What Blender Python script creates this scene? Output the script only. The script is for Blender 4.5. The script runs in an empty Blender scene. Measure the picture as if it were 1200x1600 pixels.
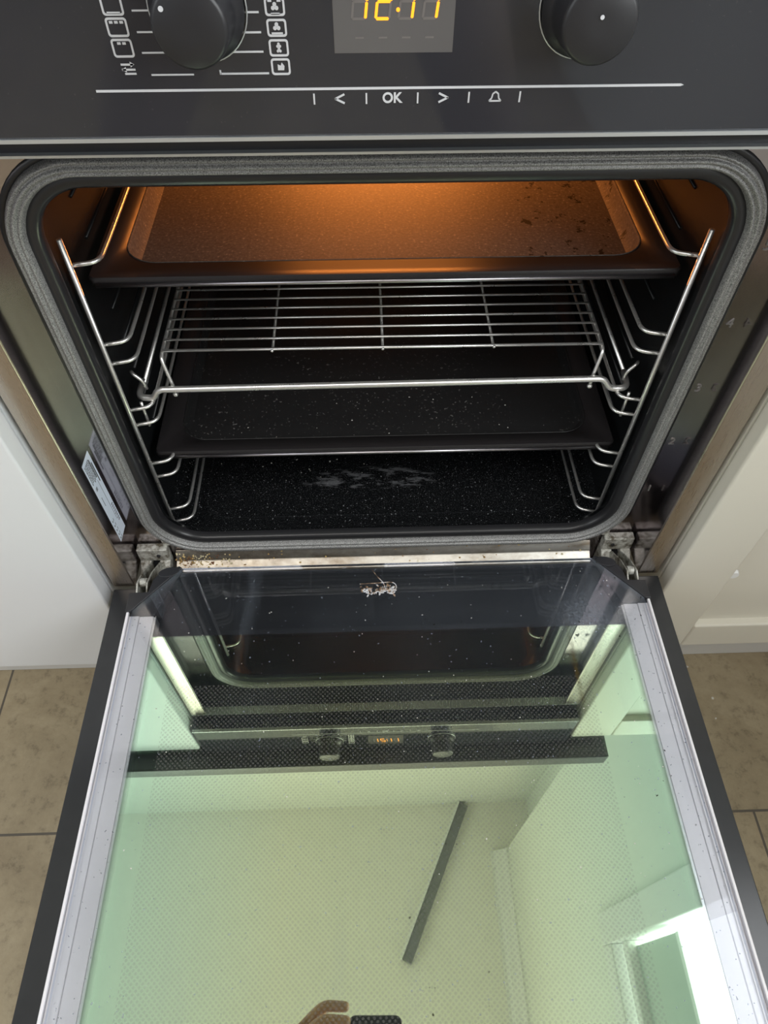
import bpy, bmesh, math, random
from math import sin, cos, pi, sqrt
from mathutils import Vector, Matrix
random.seed(7)
C = bpy.context.scene
COL = C.collection

# ------------------------------------------------------------------ camera
cam_d = bpy.data.cameras.new('camera'); cam = bpy.data.objects.new('camera', cam_d); COL.objects.link(cam)
YAW, PITCH, ROLL, FPX = 0.0336, 0.9241, 0.0032, 1079.8
fwd = Vector((sin(YAW)*cos(PITCH), cos(YAW)*cos(PITCH), -sin(PITCH)))
rt = Vector((cos(YAW), -sin(YAW), 0)); up = rt.cross(fwd)
r2 = rt*cos(ROLL)+up*sin(ROLL); u2 = -rt*sin(ROLL)+up*cos(ROLL)
CAM = Vector((-0.0179, -0.3954, 0.6473))
m = Matrix((r2, u2, -fwd)).transposed().to_4x4(); m.translation = CAM
cam.matrix_world = m
cam_d.sensor_fit = 'VERTICAL'; cam_d.sensor_height = 24.0
cam_d.lens = FPX/1600.0*24.0
cam_d.clip_start = 0.01; cam_d.clip_end = 100
C.camera = cam

# ------------------------------------------------------------------ world, light, exposure
w = bpy.data.worlds.new('daylight'); C.world = w; w.use_nodes = True
bg = w.node_tree.nodes['Background']; bg.inputs[0].default_value = (0.97, 0.98, 1.0, 1); bg.inputs[1].default_value = 0.42

def area(name, loc, target, sx, sy, power, color):
    d = bpy.data.lights.new(name, 'AREA'); d.shape = 'RECTANGLE'; d.size = sx; d.size_y = sy
    d.energy = power; d.color = color
    o = bpy.data.objects.new(name, d); COL.objects.link(o); o.location = loc
    o.rotation_euler = (Vector(target)-Vector(loc)).to_track_quat('-Z', 'Y').to_euler()
    return o
area('window_daylight', (0.98, -0.62, 1.45), (-1.0, -0.62, 1.30), 1.6, 1.7, 56, (0.95, 0.98, 1.0))
area('room_fill', (-2.5, -1.3, 1.7), (0.67, 0.35, 2.1), 1.6, 1.6, 20, (0.90, 0.97, 1.0))  # added fill from the left, brightens the right wall and ceiling
area('ceiling_fill', (-0.5, -1.9, 3.45), (-0.4, -1.5, 0.0), 2.2, 1.8, 78, (1.0, 0.97, 0.94))  # added soft fill below the ceiling, lifts upward-facing surfaces
C.view_settings.view_transform = 'Standard'; C.view_settings.look = 'None'
C.view_settings.exposure = 0.0; C.view_settings.gamma = 1.0; C.view_settings.use_curve_mapping = False

# ------------------------------------------------------------------ materials
def mat(name, col, rough=0.5, metal=0.0, coat=0.0, emit=None, es=0.0, spec=None):
    M = bpy.data.materials.new(name); M.use_nodes = True
    b = M.node_tree.nodes['Principled BSDF']
    b.inputs['Base Color'].default_value = (*col, 1); b.inputs['Roughness'].default_value = rough
    b.inputs['Metallic'].default_value = metal; b.inputs['Coat Weight'].default_value = coat
    b.inputs['Coat Roughness'].default_value = 0.05
    if spec is not None: b.inputs['Specular IOR Level'].default_value = spec
    if emit: b.inputs['Emission Color'].default_value = (*emit, 1); b.inputs['Emission Strength'].default_value = es
    return M
def nodes(M): return M.node_tree.nodes, M.node_tree.links, M.node_tree.nodes['Principled BSDF']
def coords(M, scale=(1, 1, 1)):
    N, L, b = nodes(M)
    g = N.new('ShaderNodeNewGeometry'); mp = N.new('ShaderNodeMapping'); mp.inputs['Scale'].default_value = scale
    L.new(g.outputs['Position'], mp.inputs['Vector']); return mp.outputs[0]
def noise(M, scale, detail=4, rough=0.6, stretch=(1, 1, 1), dist=0.0):
    N, L, b = nodes(M); t = N.new('ShaderNodeTexNoise'); t.inputs['Scale'].default_value = scale
    t.inputs['Detail'].default_value = detail; t.inputs['Roughness'].default_value = rough; t.inputs['Distortion'].default_value = dist
    L.new(coords(M, stretch), t.inputs['Vector']); return t.outputs['Fac']
def ramp(M, fac, stops):
    N, L, b = nodes(M); r = N.new('ShaderNodeValToRGB'); e = r.color_ramp.elements
    while len(e) < len(stops): e.new(0.5)
    for i, (p, c) in enumerate(stops):
        e[i].position = p; e[i].color = (*c, 1) if len(c) == 3 else c
    L.new(fac, r.inputs[0]); return r.outputs[0]
def mixc(M, fac, a, b2, mode='MIX'):
    N, L, b = nodes(M); x = N.new('ShaderNodeMix'); x.data_type = 'RGBA'; x.blend_type = mode
    for k, v in ((0, fac), (6, a), (7, b2)):
        if isinstance(v, (int, float)): x.inputs[k].default_value = v
        elif isinstance(v, tuple): x.inputs[k].default_value = (*v, 1)
        else: L.new(v, x.inputs[k])
    return x.outputs[2]
def math_(M, op, a, b2=0.0, c=None):
    N, L, b = nodes(M); x = N.new('ShaderNodeMath'); x.operation = op
    for k, v in ((0, a), (1, b2)) + (((2, c),) if c is not None else ()):
        if isinstance(v, (int, float)): x.inputs[k].default_value = v
        else: L.new(v, x.inputs[k])
    return x.outputs[0]
def bump(M, h, strength=0.2, dist=0.002):
    N, L, b = nodes(M); x = N.new('ShaderNodeBump'); x.inputs['Strength'].default_value = strength; x.inputs['Distance'].default_value = dist
    L.new(h, x.inputs['Height']); L.new(x.outputs[0], b.inputs['Normal'])
def base(M, out): N, L, b = nodes(M); L.new(out, b.inputs['Base Color'])
def xyz(M):
    N, L, b = nodes(M); g = N.new('ShaderNodeNewGeometry'); s = N.new('ShaderNodeSeparateXYZ'); L.new(g.outputs['Position'], s.inputs[0])
    return s.outputs[0], s.outputs[1], s.outputs[2]
def dust(M, colr, dcol, scale=260, lo=0.68, hi=0.74, region=None):
    """fine scattered specks of dust"""
    n1 = noise(M, scale, 1, 0.5); f = ramp(M, n1, [(lo, (0, 0, 0)), (hi, (1, 1, 1))])
    n2 = noise(M, 9, 3, 0.6); f2 = ramp(M, n2, [(0.42, (0.1, 0.1, 0.1)), (0.62, (1, 1, 1))])
    ff = mixc(M, 1.0, f, f2, 'MULTIPLY')
    if region is not None: ff = mixc(M, 1.0, ff, region, 'MULTIPLY')
    base(M, mixc(M, ff, colr, dcol))

M_white = mat('white_lacquer', (0.80, 0.82, 0.84), 0.35)
M_cream = mat('cream_paint', (0.74, 0.71, 0.62), 0.45)
base(M_cream, mixc(M_cream, noise(M_cream, 5, 3), (0.71, 0.68, 0.59), (0.76, 0.73, 0.64)))
M_ceil = mat('ceiling_paint', (0.88, 0.87, 0.82), 0.9)
base(M_ceil, mixc(M_ceil, noise(M_ceil, 2, 3), (0.84, 0.83, 0.78), (0.90, 0.89, 0.84)))
M_wall = mat('wall_paint', (0.82, 0.84, 0.80), 0.9)
base(M_wall, mixc(M_wall, noise(M_wall, 3, 3), (0.79, 0.81, 0.77), (0.85, 0.87, 0.83)))
M_pvc = mat('white_window_frame', (0.85, 0.86, 0.86), 0.35)
M_blind = mat('pale_blind_fabric', (0.55, 0.62, 0.57), 0.9)
M_worktop = mat('dark_worktop', (0.028, 0.028, 0.030), 0.35)
base(M_worktop, mixc(M_worktop, noise(M_worktop, 120, 3), (0.02, 0.02, 0.022), (0.05, 0.05, 0.052)))
M_plinth = mat('plinth_white', (0.7, 0.7, 0.68), 0.5)

M_floor = mat('stone_tile', (0.3, 0.26, 0.2), 0.55)
N, L, b = nodes(M_floor)
x_, y_, z_ = xyz(M_floor)
row = math_(M_floor, 'FLOOR', math_(M_floor, 'DIVIDE', math_(M_floor, 'ADD', y_, 0.175), 0.60))
rowodd = math_(M_floor, 'MODULO', math_(M_floor, 'ABSOLUTE', row), 2.0)
xs = math_(M_floor, 'ADD', math_(M_floor, 'ADD', x_, 0.556), math_(M_floor, 'MULTIPLY', rowodd, -1.036+1.2-0.0))
fx = math_(M_floor, 'PINGPONG', xs, 0.30)
ypos = math_(M_floor, 'ADD', y_, 0.175)
fy = math_(M_floor, 'PINGPONG', ypos, 0.30)
gr = math_(M_floor, 'LESS_THAN', math_(M_floor, 'MINIMUM', fx, fy), 0.0016)
n1 = noise(M_floor, 7, 8, 0.7, dist=0.6); n2 = noise(M_floor, 60, 6, 0.75)
tile = ramp(M_floor, n1, [(0.25, (0.27, 0.215, 0.135)), (0.5, (0.36, 0.295, 0.19)), (0.75, (0.46, 0.385, 0.26))])
tile = mixc(M_floor, 0.45, tile, ramp(M_floor, n2, [(0.34, (0.30, 0.29, 0.27)), (0.46, (0.95, 0.95, 0.95)), (0.62, (1.1, 1.1, 1.1)), (0.8, (1.4, 1.36, 1.32))]), 'MULTIPLY')
base(M_floor, mixc(M_floor, gr, tile, (0.11, 0.095, 0.075)))
hgt = math_(M_floor, 'SUBTRACT', n2, math_(M_floor, 'MULTIPLY', gr, 1.0)); bump(M_floor, hgt, 0.25, 0.002)

M_steel = mat('brushed_stainless', (0.55, 0.485, 0.43), 0.3, 1.0)
sn = noise(M_steel, 30, 3, 0.6, (30, 30, 1))
N, L, b = nodes(M_steel); L.new(ramp(M_steel, sn, [(0.3, (0.24,)*3), (0.7, (0.36,)*3)]), b.inputs['Roughness'])
M_face = mat('smoked_steel_face', (0.30, 0.29, 0.29), 0.13, 1.0)
base(M_face, mixc(M_face, noise(M_face, 18, 5, 0.7), (0.41, 0.375, 0.395), (0.51, 0.465, 0.475)))
M_number = mat('embossed_number', (0.30, 0.29, 0.28), 0.45, 0.4)
M_chrome = mat('bright_steel', (0.80, 0.79, 0.77), 0.14, 1.0)
M_wire = mat('chromed_wire', (0.82, 0.81, 0.79), 0.30, 0.85)
N, L, b = nodes(M_wire); L.new(ramp(M_wire, noise(M_wire, 90, 4), [(0.35, (0.27,)*3), (0.7, (0.36,)*3)]), b.inputs['Roughness'])
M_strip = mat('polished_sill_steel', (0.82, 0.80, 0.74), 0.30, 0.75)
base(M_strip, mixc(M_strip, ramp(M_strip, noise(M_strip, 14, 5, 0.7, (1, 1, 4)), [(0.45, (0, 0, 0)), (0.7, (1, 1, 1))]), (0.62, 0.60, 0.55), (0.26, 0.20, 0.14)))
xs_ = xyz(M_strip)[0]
grime_shade = math_(M_strip, 'MULTIPLY', math_(M_strip, 'SUBTRACT', 0.17, xs_), 2.1)  # crumb dirt plus painted-in light gradient: dark at left, bright at right
N, L, b = nodes(M_strip); cl = N.new('ShaderNodeClamp'); cl.inputs[2].default_value = 0.8; L.new(grime_shade, cl.inputs[0])
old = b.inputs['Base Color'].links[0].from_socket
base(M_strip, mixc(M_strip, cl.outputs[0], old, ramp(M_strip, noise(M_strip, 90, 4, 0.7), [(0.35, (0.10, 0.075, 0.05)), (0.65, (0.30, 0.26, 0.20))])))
M_galv = mat('galvanised_bracket', (0.42, 0.43, 0.40), 0.5, 0.25)
base(M_galv, mixc(M_galv, ramp(M_galv, noise(M_galv, 120, 6, 0.7), [(0.42, (0, 0, 0)), (0.62, (1, 1, 1))]), (0.62, 0.62, 0.57), (0.13, 0.11, 0.075)))
M_black = mat('black_glass', (0.008, 0.008, 0.010), 0.06, 0.0, 0.5)
dust(M_black, (0.025, 0.027, 0.035), (0.052, 0.053, 0.060), 500, 0.70, 0.78)
M_strut = mat('black_painted_edge', (0.025, 0.026, 0.028), 0.22)
base(M_strut, mixc(M_strut, noise(M_strut, 14, 4, 0.7), (0.020, 0.021, 0.024), (0.040, 0.042, 0.045)))
M_plastic = mat('black_plastic', (0.022, 0.023, 0.027), 0.42)
M_knob = mat('knob_black', (0.020, 0.020, 0.023), 0.38)
M_print = mat('silver_print', (0.62, 0.63, 0.66), 0.5)
M_trim = mat('aluminium_trim', (0.65, 0.68, 0.70), 0.3, 0.7)
M_disp = mat('display_window', (0.12, 0.115, 0.115), 0.15)
M_digit = mat('orange_digits', (0.9, 0.3, 0.02), 0.4, emit=(1.0, 0.33, 0.015), es=1.5)
M_ghost = mat('unlit_segment', (0.17, 0.155, 0.15), 0.3)
M_alu = mat('white_door_profile', (0.90, 0.88, 0.91), 0.38)
M_gask = mat('braided_gasket', (0.28, 0.28, 0.29), 0.5, 0.35)
N, L, b = nodes(M_gask)
gn = noise(M_gask, 1300, 2, 0.5)
base(M_gask, ramp(M_gask, gn, [(0.3, (0.09, 0.09, 0.09)), (0.65, (0.42, 0.42, 0.41))])); bump(M_gask, gn, 0.5, 0.0004)
M_rubber = mat('dark_gasket_lip', (0.02, 0.02, 0.022), 0.3)
M_enamel = mat('black_enamel', (0.010, 0.011, 0.012), 0.26, spec=0.32)
x_, y_, z_ = xyz(M_enamel)
low = math_(M_enamel, 'LESS_THAN', z_, 0.035)
lows = math_(M_enamel, 'MULTIPLY', low, 1.0)
n1 = noise(M_enamel, 1100, 2, 0.6); f1 = ramp(M_enamel, n1, [(0.60, (0, 0, 0)), (0.74, (0.5, 0.5, 0.5))])
n2 = noise(M_enamel, 420, 1, 0.5); f2 = ramp(M_enamel, n2, [(0.715, (0, 0, 0)), (0.74, (1, 1, 1))])
# pale rubbed patch on the cavity floor
n3 = noise(M_enamel, 110, 5, 0.75, (0.35, 1, 1)); f3 = ramp(M_enamel, n3, [(0.50, (0, 0, 0)), (0.60, (0.42, 0.44, 0.50))])
dx = math_(M_enamel, 'DIVIDE', math_(M_enamel, 'ADD', x_, 0.015), 0.085)
dy = math_(M_enamel, 'DIVIDE', math_(M_enamel, 'SUBTRACT', y_, math_(M_enamel, 'ADD', 0.122, math_(M_enamel, 'MULTIPLY', noise(M_enamel, 12, 2), 0.03))), 0.020)
rr = math_(M_enamel, 'ADD', math_(M_enamel, 'POWER', math_(M_enamel, 'ABSOLUTE', dx), 2.0), math_(M_enamel, 'POWER', math_(M_enamel, 'ABSOLUTE', dy), 2.0))
patch = ramp(M_enamel, rr, [(0.55, (1, 1, 1)), (1.0, (0, 0, 0))])
f3 = mixc(M_enamel, 1.0, f3, patch, 'MULTIPLY')
ff = mixc(M_enamel, 1.0, mixc(M_enamel, 1.0, f1, f2, 'ADD'), f3, 'ADD')
ff = mixc(M_enamel, 1.0, ff, lows, 'MULTIPLY')
base(M_enamel, mixc(M_enamel, ff, (0.010, 0.011, 0.012), (0.42, 0.43, 0.45)))
M_tray = mat('enamelled_tray', (0.055, 0.045, 0.04), 0.62, spec=0.25)
tn = noise(M_tray, 420, 2, 0.6); t2 = noise(M_tray, 60, 5, 0.7)
tc = ramp(M_tray, tn, [(0.3, (0.060, 0.054, 0.05)), (0.62, (0.10, 0.09, 0.08)), (0.78, (0.26, 0.23, 0.20))])
x_, y_, z_ = xyz(M_tray)
bx_ = math_(M_tray, 'ABSOLUTE', math_(M_tray, 'DIVIDE', math_(M_tray, 'SUBTRACT', x_, 0.165), 0.045))
bl = math_(M_tray, 'MULTIPLY', math_(M_tray, 'LESS_THAN', bx_, 1.0), math_(M_tray, 'GREATER_THAN', z_, 0.25))
bl = math_(M_tray, 'MULTIPLY', bl, math_(M_tray, 'GREATER_THAN', t2, 0.60))
base(M_tray, mixc(M_tray, bl, tc, (0.006, 0.005, 0.004))); bump(M_tray, tn, 0.1, 0.001)
M_edge = mat('worn_steel_edge', (0.42, 0.40, 0.42), 0.28, 1.0)
M_rim = mat('tray_rim', (0.022, 0.020, 0.021), 0.34, spec=0.28)
M_traydark = mat('dark_tray_enamel', (0.018, 0.018, 0.018), 0.38)
dust(M_traydark, (0.016, 0.016, 0.0165), (0.16, 0.155, 0.15), 330, 0.66, 0.74)
M_sticker = mat('rating_plate', (0.78, 0.86, 0.98), 0.35)
M_ink = mat('black_ink', (0.03, 0.03, 0.035), 0.6)
M_crumb = mat('pale_crumbs', (0.70, 0.68, 0.62), 0.8)
M_crumb2 = mat('golden_crumbs', (0.62, 0.42, 0.14), 0.7)
base(M_crumb2, ramp(M_crumb2, noise(M_crumb2, 60, 1), [(0.35, (0.20, 0.08, 0.03)), (0.5, (0.60, 0.42, 0.16)), (0.65, (0.78, 0.70, 0.45))]))
M_burnt = mat('burnt_residue', (0.2, 0.12, 0.06), 0.6)
base(M_burnt, ramp(M_burnt, noise(M_burnt, 160, 3), [(0.35, (0.03, 0.02, 0.015)), (0.47, (0.42, 0.27, 0.16)), (0.56, (0.72, 0.72, 0.74))]))
M_bulb = mat('lit_lamp_glass', (1, 0.6, 0.3), 0.3, emit=(1.0, 0.42, 0.12), es=8)
M_skin = mat('skin', (0.55, 0.33, 0.25), 0.55)
M_shirt = mat('grey_sweater', (0.10, 0.09, 0.10), 0.9)
M_trousers = mat('beige_trousers', (0.42, 0.34, 0.27), 0.9)
M_phone = mat('phone_back', (0.03, 0.03, 0.035), 0.3)
M_hair = mat('dark_hair', (0.05, 0.035, 0.025), 0.7)
M_shoe = mat('beige_slipper', (0.62, 0.50, 0.42), 0.9)

# heat-reflecting coated inner pane of the door: mirror-like green film that stops short of the pane's borders
M_pane = bpy.data.materials.new('coated_door_glass'); M_pane.use_nodes = True
N = M_pane.node_tree.nodes; L = M_pane.node_tree.links; N.remove(N['Principled BSDF'])
out = N['Material Output']
N.new('ShaderNodeBsdfPrincipled').name = 'Principled BSDF'; N.remove(N['Principled BSDF'])
class _P: pass
g = N.new('ShaderNodeNewGeometry'); sp = N.new('ShaderNodeSeparateXYZ'); L.new(g.outputs['Position'], sp.inputs[0])
def pm(op, a, b2=0.0):
    x = N.new('ShaderNodeMath'); x.operation = op
    for k, v in ((0, a), (1, b2)):
        if isinstance(v, (int, float)): x.inputs[k].default_value = v
        else: L.new(v, x.inputs[k])
    return x.outputs[0]
ax = pm('ABSOLUTE', sp.outputs[0])
mx = N.new('ShaderNodeMapRange'); mx.inputs[1].default_value = 0.2335; mx.inputs[2].default_value = 0.2265
mx.inputs[3].default_value = 0; mx.inputs[4].default_value = 1; L.new(ax, mx.inputs[0])
my = N.new('ShaderNodeMapRange'); my.inputs[1].default_value = -0.0815; my.inputs[2].default_value = -0.0830
my.inputs[3].default_value = 0; my.inputs[4].default_value = 1; L.new(sp.outputs[1], my.inputs[0])
coatmask = pm('MULTIPLY', mx.outputs[0], my.outputs[0])
tint = N.new('ShaderNodeValToRGB'); e = tint.color_ramp.elements
e[0].position = 0.40; e[0].color = (0.89, 0.99, 0.65, 1); e[1].position = 0.95; e[1].color = (0.69, 0.96, 0.74, 1)
axs = pm('DIVIDE', ax, 0.235); L.new(axs, tint.inputs[0])
gl = N.new('ShaderNodeBsdfGlossy'); gl.inputs['Roughness'].default_value = 0.012; L.new(tint.outputs[0], gl.inputs['Color'])
tr = N.new('ShaderNodeBsdfTransparent'); tr.inputs['Color'].default_value = (0.99, 0.995, 1.0, 1)
df = N.new('ShaderNodeBsdfDiffuse'); df.inputs['Color'].default_value = (0.30, 0.34, 0.40, 1)
gl2 = N.new('ShaderNodeBsdfGlossy'); gl2.inputs['Roughness'].default_value = 0.015; gl2.inputs['Color'].default_value = (0.9, 0.93, 1, 1)
# clear glass = transparent + Fresnel reflection ; dusty film = a little diffuse, in smears and specks
fr = N.new('ShaderNodeFresnel'); fr.inputs['IOR'].default_value = 1.42
clear = N.new('ShaderNodeMixShader'); L.new(fr.outputs[0], clear.inputs[0]); L.new(tr.outputs[0], clear.inputs[1]); L.new(gl2.outputs[0], clear.inputs[2])
coated = N.new('ShaderNodeMixShader'); coated.inputs[0].default_value = 0.77; L.new(tr.outputs[0], coated.inputs[1]); L.new(gl.outputs[0], coated.inputs[2])
both = N.new('ShaderNodeMixShader'); L.new(coatmask, both.inputs[0]); L.new(clear.outputs[0], both.inputs[1]); L.new(coated.outputs[0], both.inputs[2])
def pn(scale, stops, detail=2, stretch=(1, 1, 1)):
    mp = N.new('ShaderNodeMapping'); mp.inputs['Scale'].default_value = stretch; L.new(g.outputs['Position'], mp.inputs[0])
    t = N.new('ShaderNodeTexNoise'); t.inputs['Scale'].default_value = scale; t.inputs['Detail'].default_value = detail; L.new(mp.outputs[0], t.inputs[0])
    r = N.new('ShaderNodeValToRGB'); q = r.color_ramp.elements
    q[0].position, q[1].position = stops[0][0], stops[1][0]
    q[0].color = (*(stops[0][1],)*3, 1); q[1].color = (*(stops[1][1],)*3, 1)
    L.new(t.outputs['Fac'], r.inputs[0]); return r.outputs[0]
film = pn(6, ((0.35, 0.015), (0.75, 0.07)), 5)
streak = pn(40, ((0.62, 0.0), (0.80, 0.10)), 4, (1, 0.12, 1))
specks = pn(330, ((0.745, 0.0), (0.765, 0.55)), 1)
fac = pm('ADD', pm('ADD', film, streak), specks)
dirty = N.new('ShaderNodeMixShader'); L.new(fac, dirty.inputs[0]); L.new(both.outputs[0], dirty.inputs[1]); L.new(df.outputs[0], dirty.inputs[2])
def gx(c0, w0, src): return pm('POWER', pm('DIVIDE', pm('SUBTRACT', src, c0), w0), 2.0)
cloud = pm('EXPONENT', pm('MULTIPLY', pm('ADD', gx(0.196, 0.030, sp.outputs[0]), gx(-0.078, 0.030, sp.outputs[1])), -1.0))
cloudn = pn(420, ((0.35, 0.05), (0.75, 0.55)), 3)
trk = pm('EXPONENT', pm('MULTIPLY', pm('ADD', gx(0.1725, 0.0022, sp.outputs[0]), gx(-0.125, 0.034, sp.outputs[1])), -1.0))
fac = pm('ADD', fac, pm('MULTIPLY', cloud, cloudn))
L.new(fac, dirty.inputs[0])
PD = 0.0042
s1 = pm('ABSOLUTE', pm('SINE', pm('MULTIPLY', pm('ADD', sp.outputs[0], sp.outputs[1]), pi/PD)))
s2 = pm('ABSOLUTE', pm('SINE', pm('MULTIPLY', pm('SUBTRACT', sp.outputs[0], sp.outputs[1]), pi/PD)))
dots = pm('GREATER_THAN', pm('MULTIPLY', s1, s2), 0.50)
dots = pm('MULTIPLY', dots, pm('LESS_THAN', pm('ABSOLUTE', pm('ADD', sp.outputs[0], 0.012)), 0.196))
dots = pm('MULTIPLY', dots, pm('LESS_THAN', sp.outputs[1], -0.133))
ddf = N.new('ShaderNodeBsdfDiffuse'); ddf.inputs['Color'].default_value = (0.26, 0.25, 0.23, 1)
dotted = N.new('ShaderNodeMixShader'); L.new(pm('MULTIPLY', dots, 0.22), dotted.inputs[0]); L.new(dirty.outputs[0], dotted.inputs[1]); L.new(ddf.outputs[0], dotted.inputs[2])
bdf = N.new('ShaderNodeBsdfDiffuse'); bdf.inputs['Color'].default_value = (0.10, 0.07, 0.02, 1)
brown = N.new('ShaderNodeMixShader'); L.new(pm('MULTIPLY', trk, pn(300, ((0.3, 0.1), (0.6, 0.8)), 3)), brown.inputs[0]); L.new(dotted.outputs[0], brown.inputs[1]); L.new(bdf.outputs[0], brown.inputs[2])
dirty = brown
dk = N.new('ShaderNodeBsdfDiffuse'); dk.inputs['Color'].default_value = (0.03, 0.03, 0.015, 1)
dfac = pn(250, ((0.755, 0.0), (0.77, 0.9)), 1)
mp2 = pn(5, ((0.50, 0.0), (0.62, 1.0)), 3); dfac = pm('MULTIPLY', dfac, mp2)
fin = N.new('ShaderNodeMixShader'); L.new(dfac, fin.inputs[0]); L.new(dirty.outputs[0], fin.inputs[1]); L.new(dk.outputs[0], fin.inputs[2])
L.new(fin.outputs[0], out.inputs['Surface'])

# dot-printed middle pane under it
M_dots = mat('dot_printed_glass', (0.02, 0.025, 0.03), 0.3)
x_, y_, z_ = xyz(M_dots)
P_ = 0.0030
def cell(a, b2):
    s = math_(M_dots, 'ADD' if b2 > 0 else 'SUBTRACT', x_, y_)
    return math_(M_dots, 'ABSOLUTE', math_(M_dots, 'SINE', math_(M_dots, 'MULTIPLY', s, pi/P_)))
dd = math_(M_dots, 'GREATER_THAN', math_(M_dots, 'MULTIPLY', cell(0, 1), cell(0, -1)), 0.52)
inx = math_(M_dots, 'LESS_THAN', math_(M_dots, 'ABSOLUTE', math_(M_dots, 'ADD', x_, 0.02)), 0.195)
iny = math_(M_dots, 'LESS_THAN', y_, -0.122)
dd = math_(M_dots, 'MULTIPLY', dd, math_(M_dots, 'MULTIPLY', inx, iny))
inside = math_(M_dots, 'LESS_THAN', y_, -0.085)
basec = mixc(M_dots, inside, (0.018, 0.019, 0.022), (0.022, 0.035, 0.042))
base(M_dots, basec)

# ------------------------------------------------------------------ mesh helpers
def finish(name, bm, material, parent=None, smooth=False, bev=0.0, seg=2):
    bmesh.ops.recalc_face_normals(bm, faces=bm.faces[:])
    me = bpy.data.meshes.new(name); bm.to_mesh(me); bm.free()
    o = bpy.data.objects.new(name, me); COL.objects.link(o)
    if material: me.materials.append(material)
    if smooth:
        for f in me.polygons: f.use_smooth = True
    if bev:
        md = o.modifiers.new('bevel', 'BEVEL'); md.width = bev; md.segments = seg; md.limit_method = 'ANGLE'
        for f in me.polygons: f.use_smooth = True
        try: me.set_sharp_from_angle(angle=math.radians(50))
        except Exception: pass
        wn = o.modifiers.new('wn', 'WEIGHTED_NORMAL'); wn.keep_sharp = False
    if parent is not None:
        o.parent = parent; o.matrix_parent_inverse = parent.matrix_world.inverted() if parent.type != 'EMPTY' else Matrix.Translation(-parent.location)
    return o
def tag(o, label=None, cat=None, group=None, kind=None):
    if label: o['label'] = label
    if cat: o['category'] = cat
    if group: o['group'] = group
    if kind: o['kind'] = kind
    return o
def thing(name, loc, label, cat, group=None):
    o = bpy.data.objects.new(name, None); o.empty_display_size = 0.05; COL.objects.link(o); o.location = loc
    return tag(o, label, cat, group)
def box(bm, x0, x1, y0, y1, z0, z1, mi=0):
    v = [bm.verts.new(p) for p in ((x0, y0, z0), (x1, y0, z0), (x1, y1, z0), (x0, y1, z0), (x0, y0, z1), (x1, y0, z1), (x1, y1, z1), (x0, y1, z1))]
    for q in ((0, 3, 2, 1), (4, 5, 6, 7), (0, 1, 5, 4), (1, 2, 6, 5), (2, 3, 7, 6), (3, 0, 4, 7)):
        f = bm.faces.new([v[i] for i in q]); f.material_index = mi
def boxo(name, dims, material, parent=None, bev=0.0):
    bm = bmesh.new(); box(bm, *dims); return finish(name, bm, material, parent, bev=bev)
def prism(bm, pts, a0, a1, axis='z'):
    """extrude a 2-D outline; axis z: pts are (x,y); axis y: (x,z); axis x: (y,z)"""
    def P(p, a): return {'z': (p[0], p[1], a), 'y': (p[0], a, p[1]), 'x': (a, p[0], p[1])}[axis]
    A = [bm.verts.new(P(p, a0)) for p in pts]; B = [bm.verts.new(P(p, a1)) for p in pts]
    n = len(pts); bm.faces.new(A); bm.faces.new(B[::-1])
    for i in range(n): bm.faces.new((A[i], B[i], B[(i+1) % n], A[(i+1) % n]))
def catmull(pts, n=6):
    pts = [Vector(p) for p in pts]; P = [pts[0]*2-pts[1]]+pts+[pts[-1]*2-pts[-2]]; out = []
    for i in range(1, len(P)-2):
        for k in range(n):
            t = k/n; a, b_, c, d = P[i-1], P[i], P[i+1], P[i+2]
            out.append(0.5*((2*b_)+(c-a)*t+(2*a-5*b_+4*c-d)*t*t+(-a+3*b_-3*c+d)*t**3))
    out.append(pts[-1]); return out
def fillet(pts, r, n=5):
    pts = [Vector(p) for p in pts]; out = [pts[0]]
    for i in range(1, len(pts)-1):
        a, b_, c = pts[i-1], pts[i], pts[i+1]; u = (a-b_); v = (c-b_); d = min(r, u.length*0.49, v.length*0.49)
        p0 = b_+u.normalized()*d; p1 = b_+v.normalized()*d
        for k in range(n+1):
            t = k/n; out.append(p0*(1-t)**2+b_*2*t*(1-t)+p1*t*t)
    out.append(pts[-1]); return out
def tube(bm, pts, r, n=10, cap=True):
    pts = [Vector(p) for p in pts]; rings = []; up_ = None
    for i, p in enumerate(pts):
        t = (pts[min(i+1, len(pts)-1)]-pts[max(i-1, 0)]).normalized()
        if up_ is None: up_ = t.orthogonal().normalized()
        up_ = (up_-t*up_.dot(t)).normalized(); s = t.cross(up_)
        rr_ = r(i/(len(pts)-1)) if callable(r) else r
        rings.append([bm.verts.new(p+(up_*cos(2*pi*k/n)+s*sin(2*pi*k/n))*rr_) for k in range(n)])
    for a, b_ in zip(rings, rings[1:]):
        for k in range(n): bm.faces.new((a[k], a[(k+1) % n], b_[(k+1) % n], b_[k]))
    if cap: bm.faces.new(rings[0][::-1]); bm.faces.new(rings[-1])
def tubeo(name, pts, r, material, parent=None, n=10):
    bm = bmesh.new(); tube(bm, pts, r, n); return finish(name, bm, material, parent, smooth=True)
def rrect(x0, x1, z0, z1, r, n=10):
    out = []
    for cx, cz, a0 in ((x1-r, z1-r, 0), (x0+r, z1-r, 90), (x0+r, z0+r, 180), (x1-r, z0+r, 270)):
        for k in range(n+1):
            a = math.radians(a0+90*k/n); out.append((cx+r*cos(a), cz+r*sin(a)))
    return out
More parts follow.
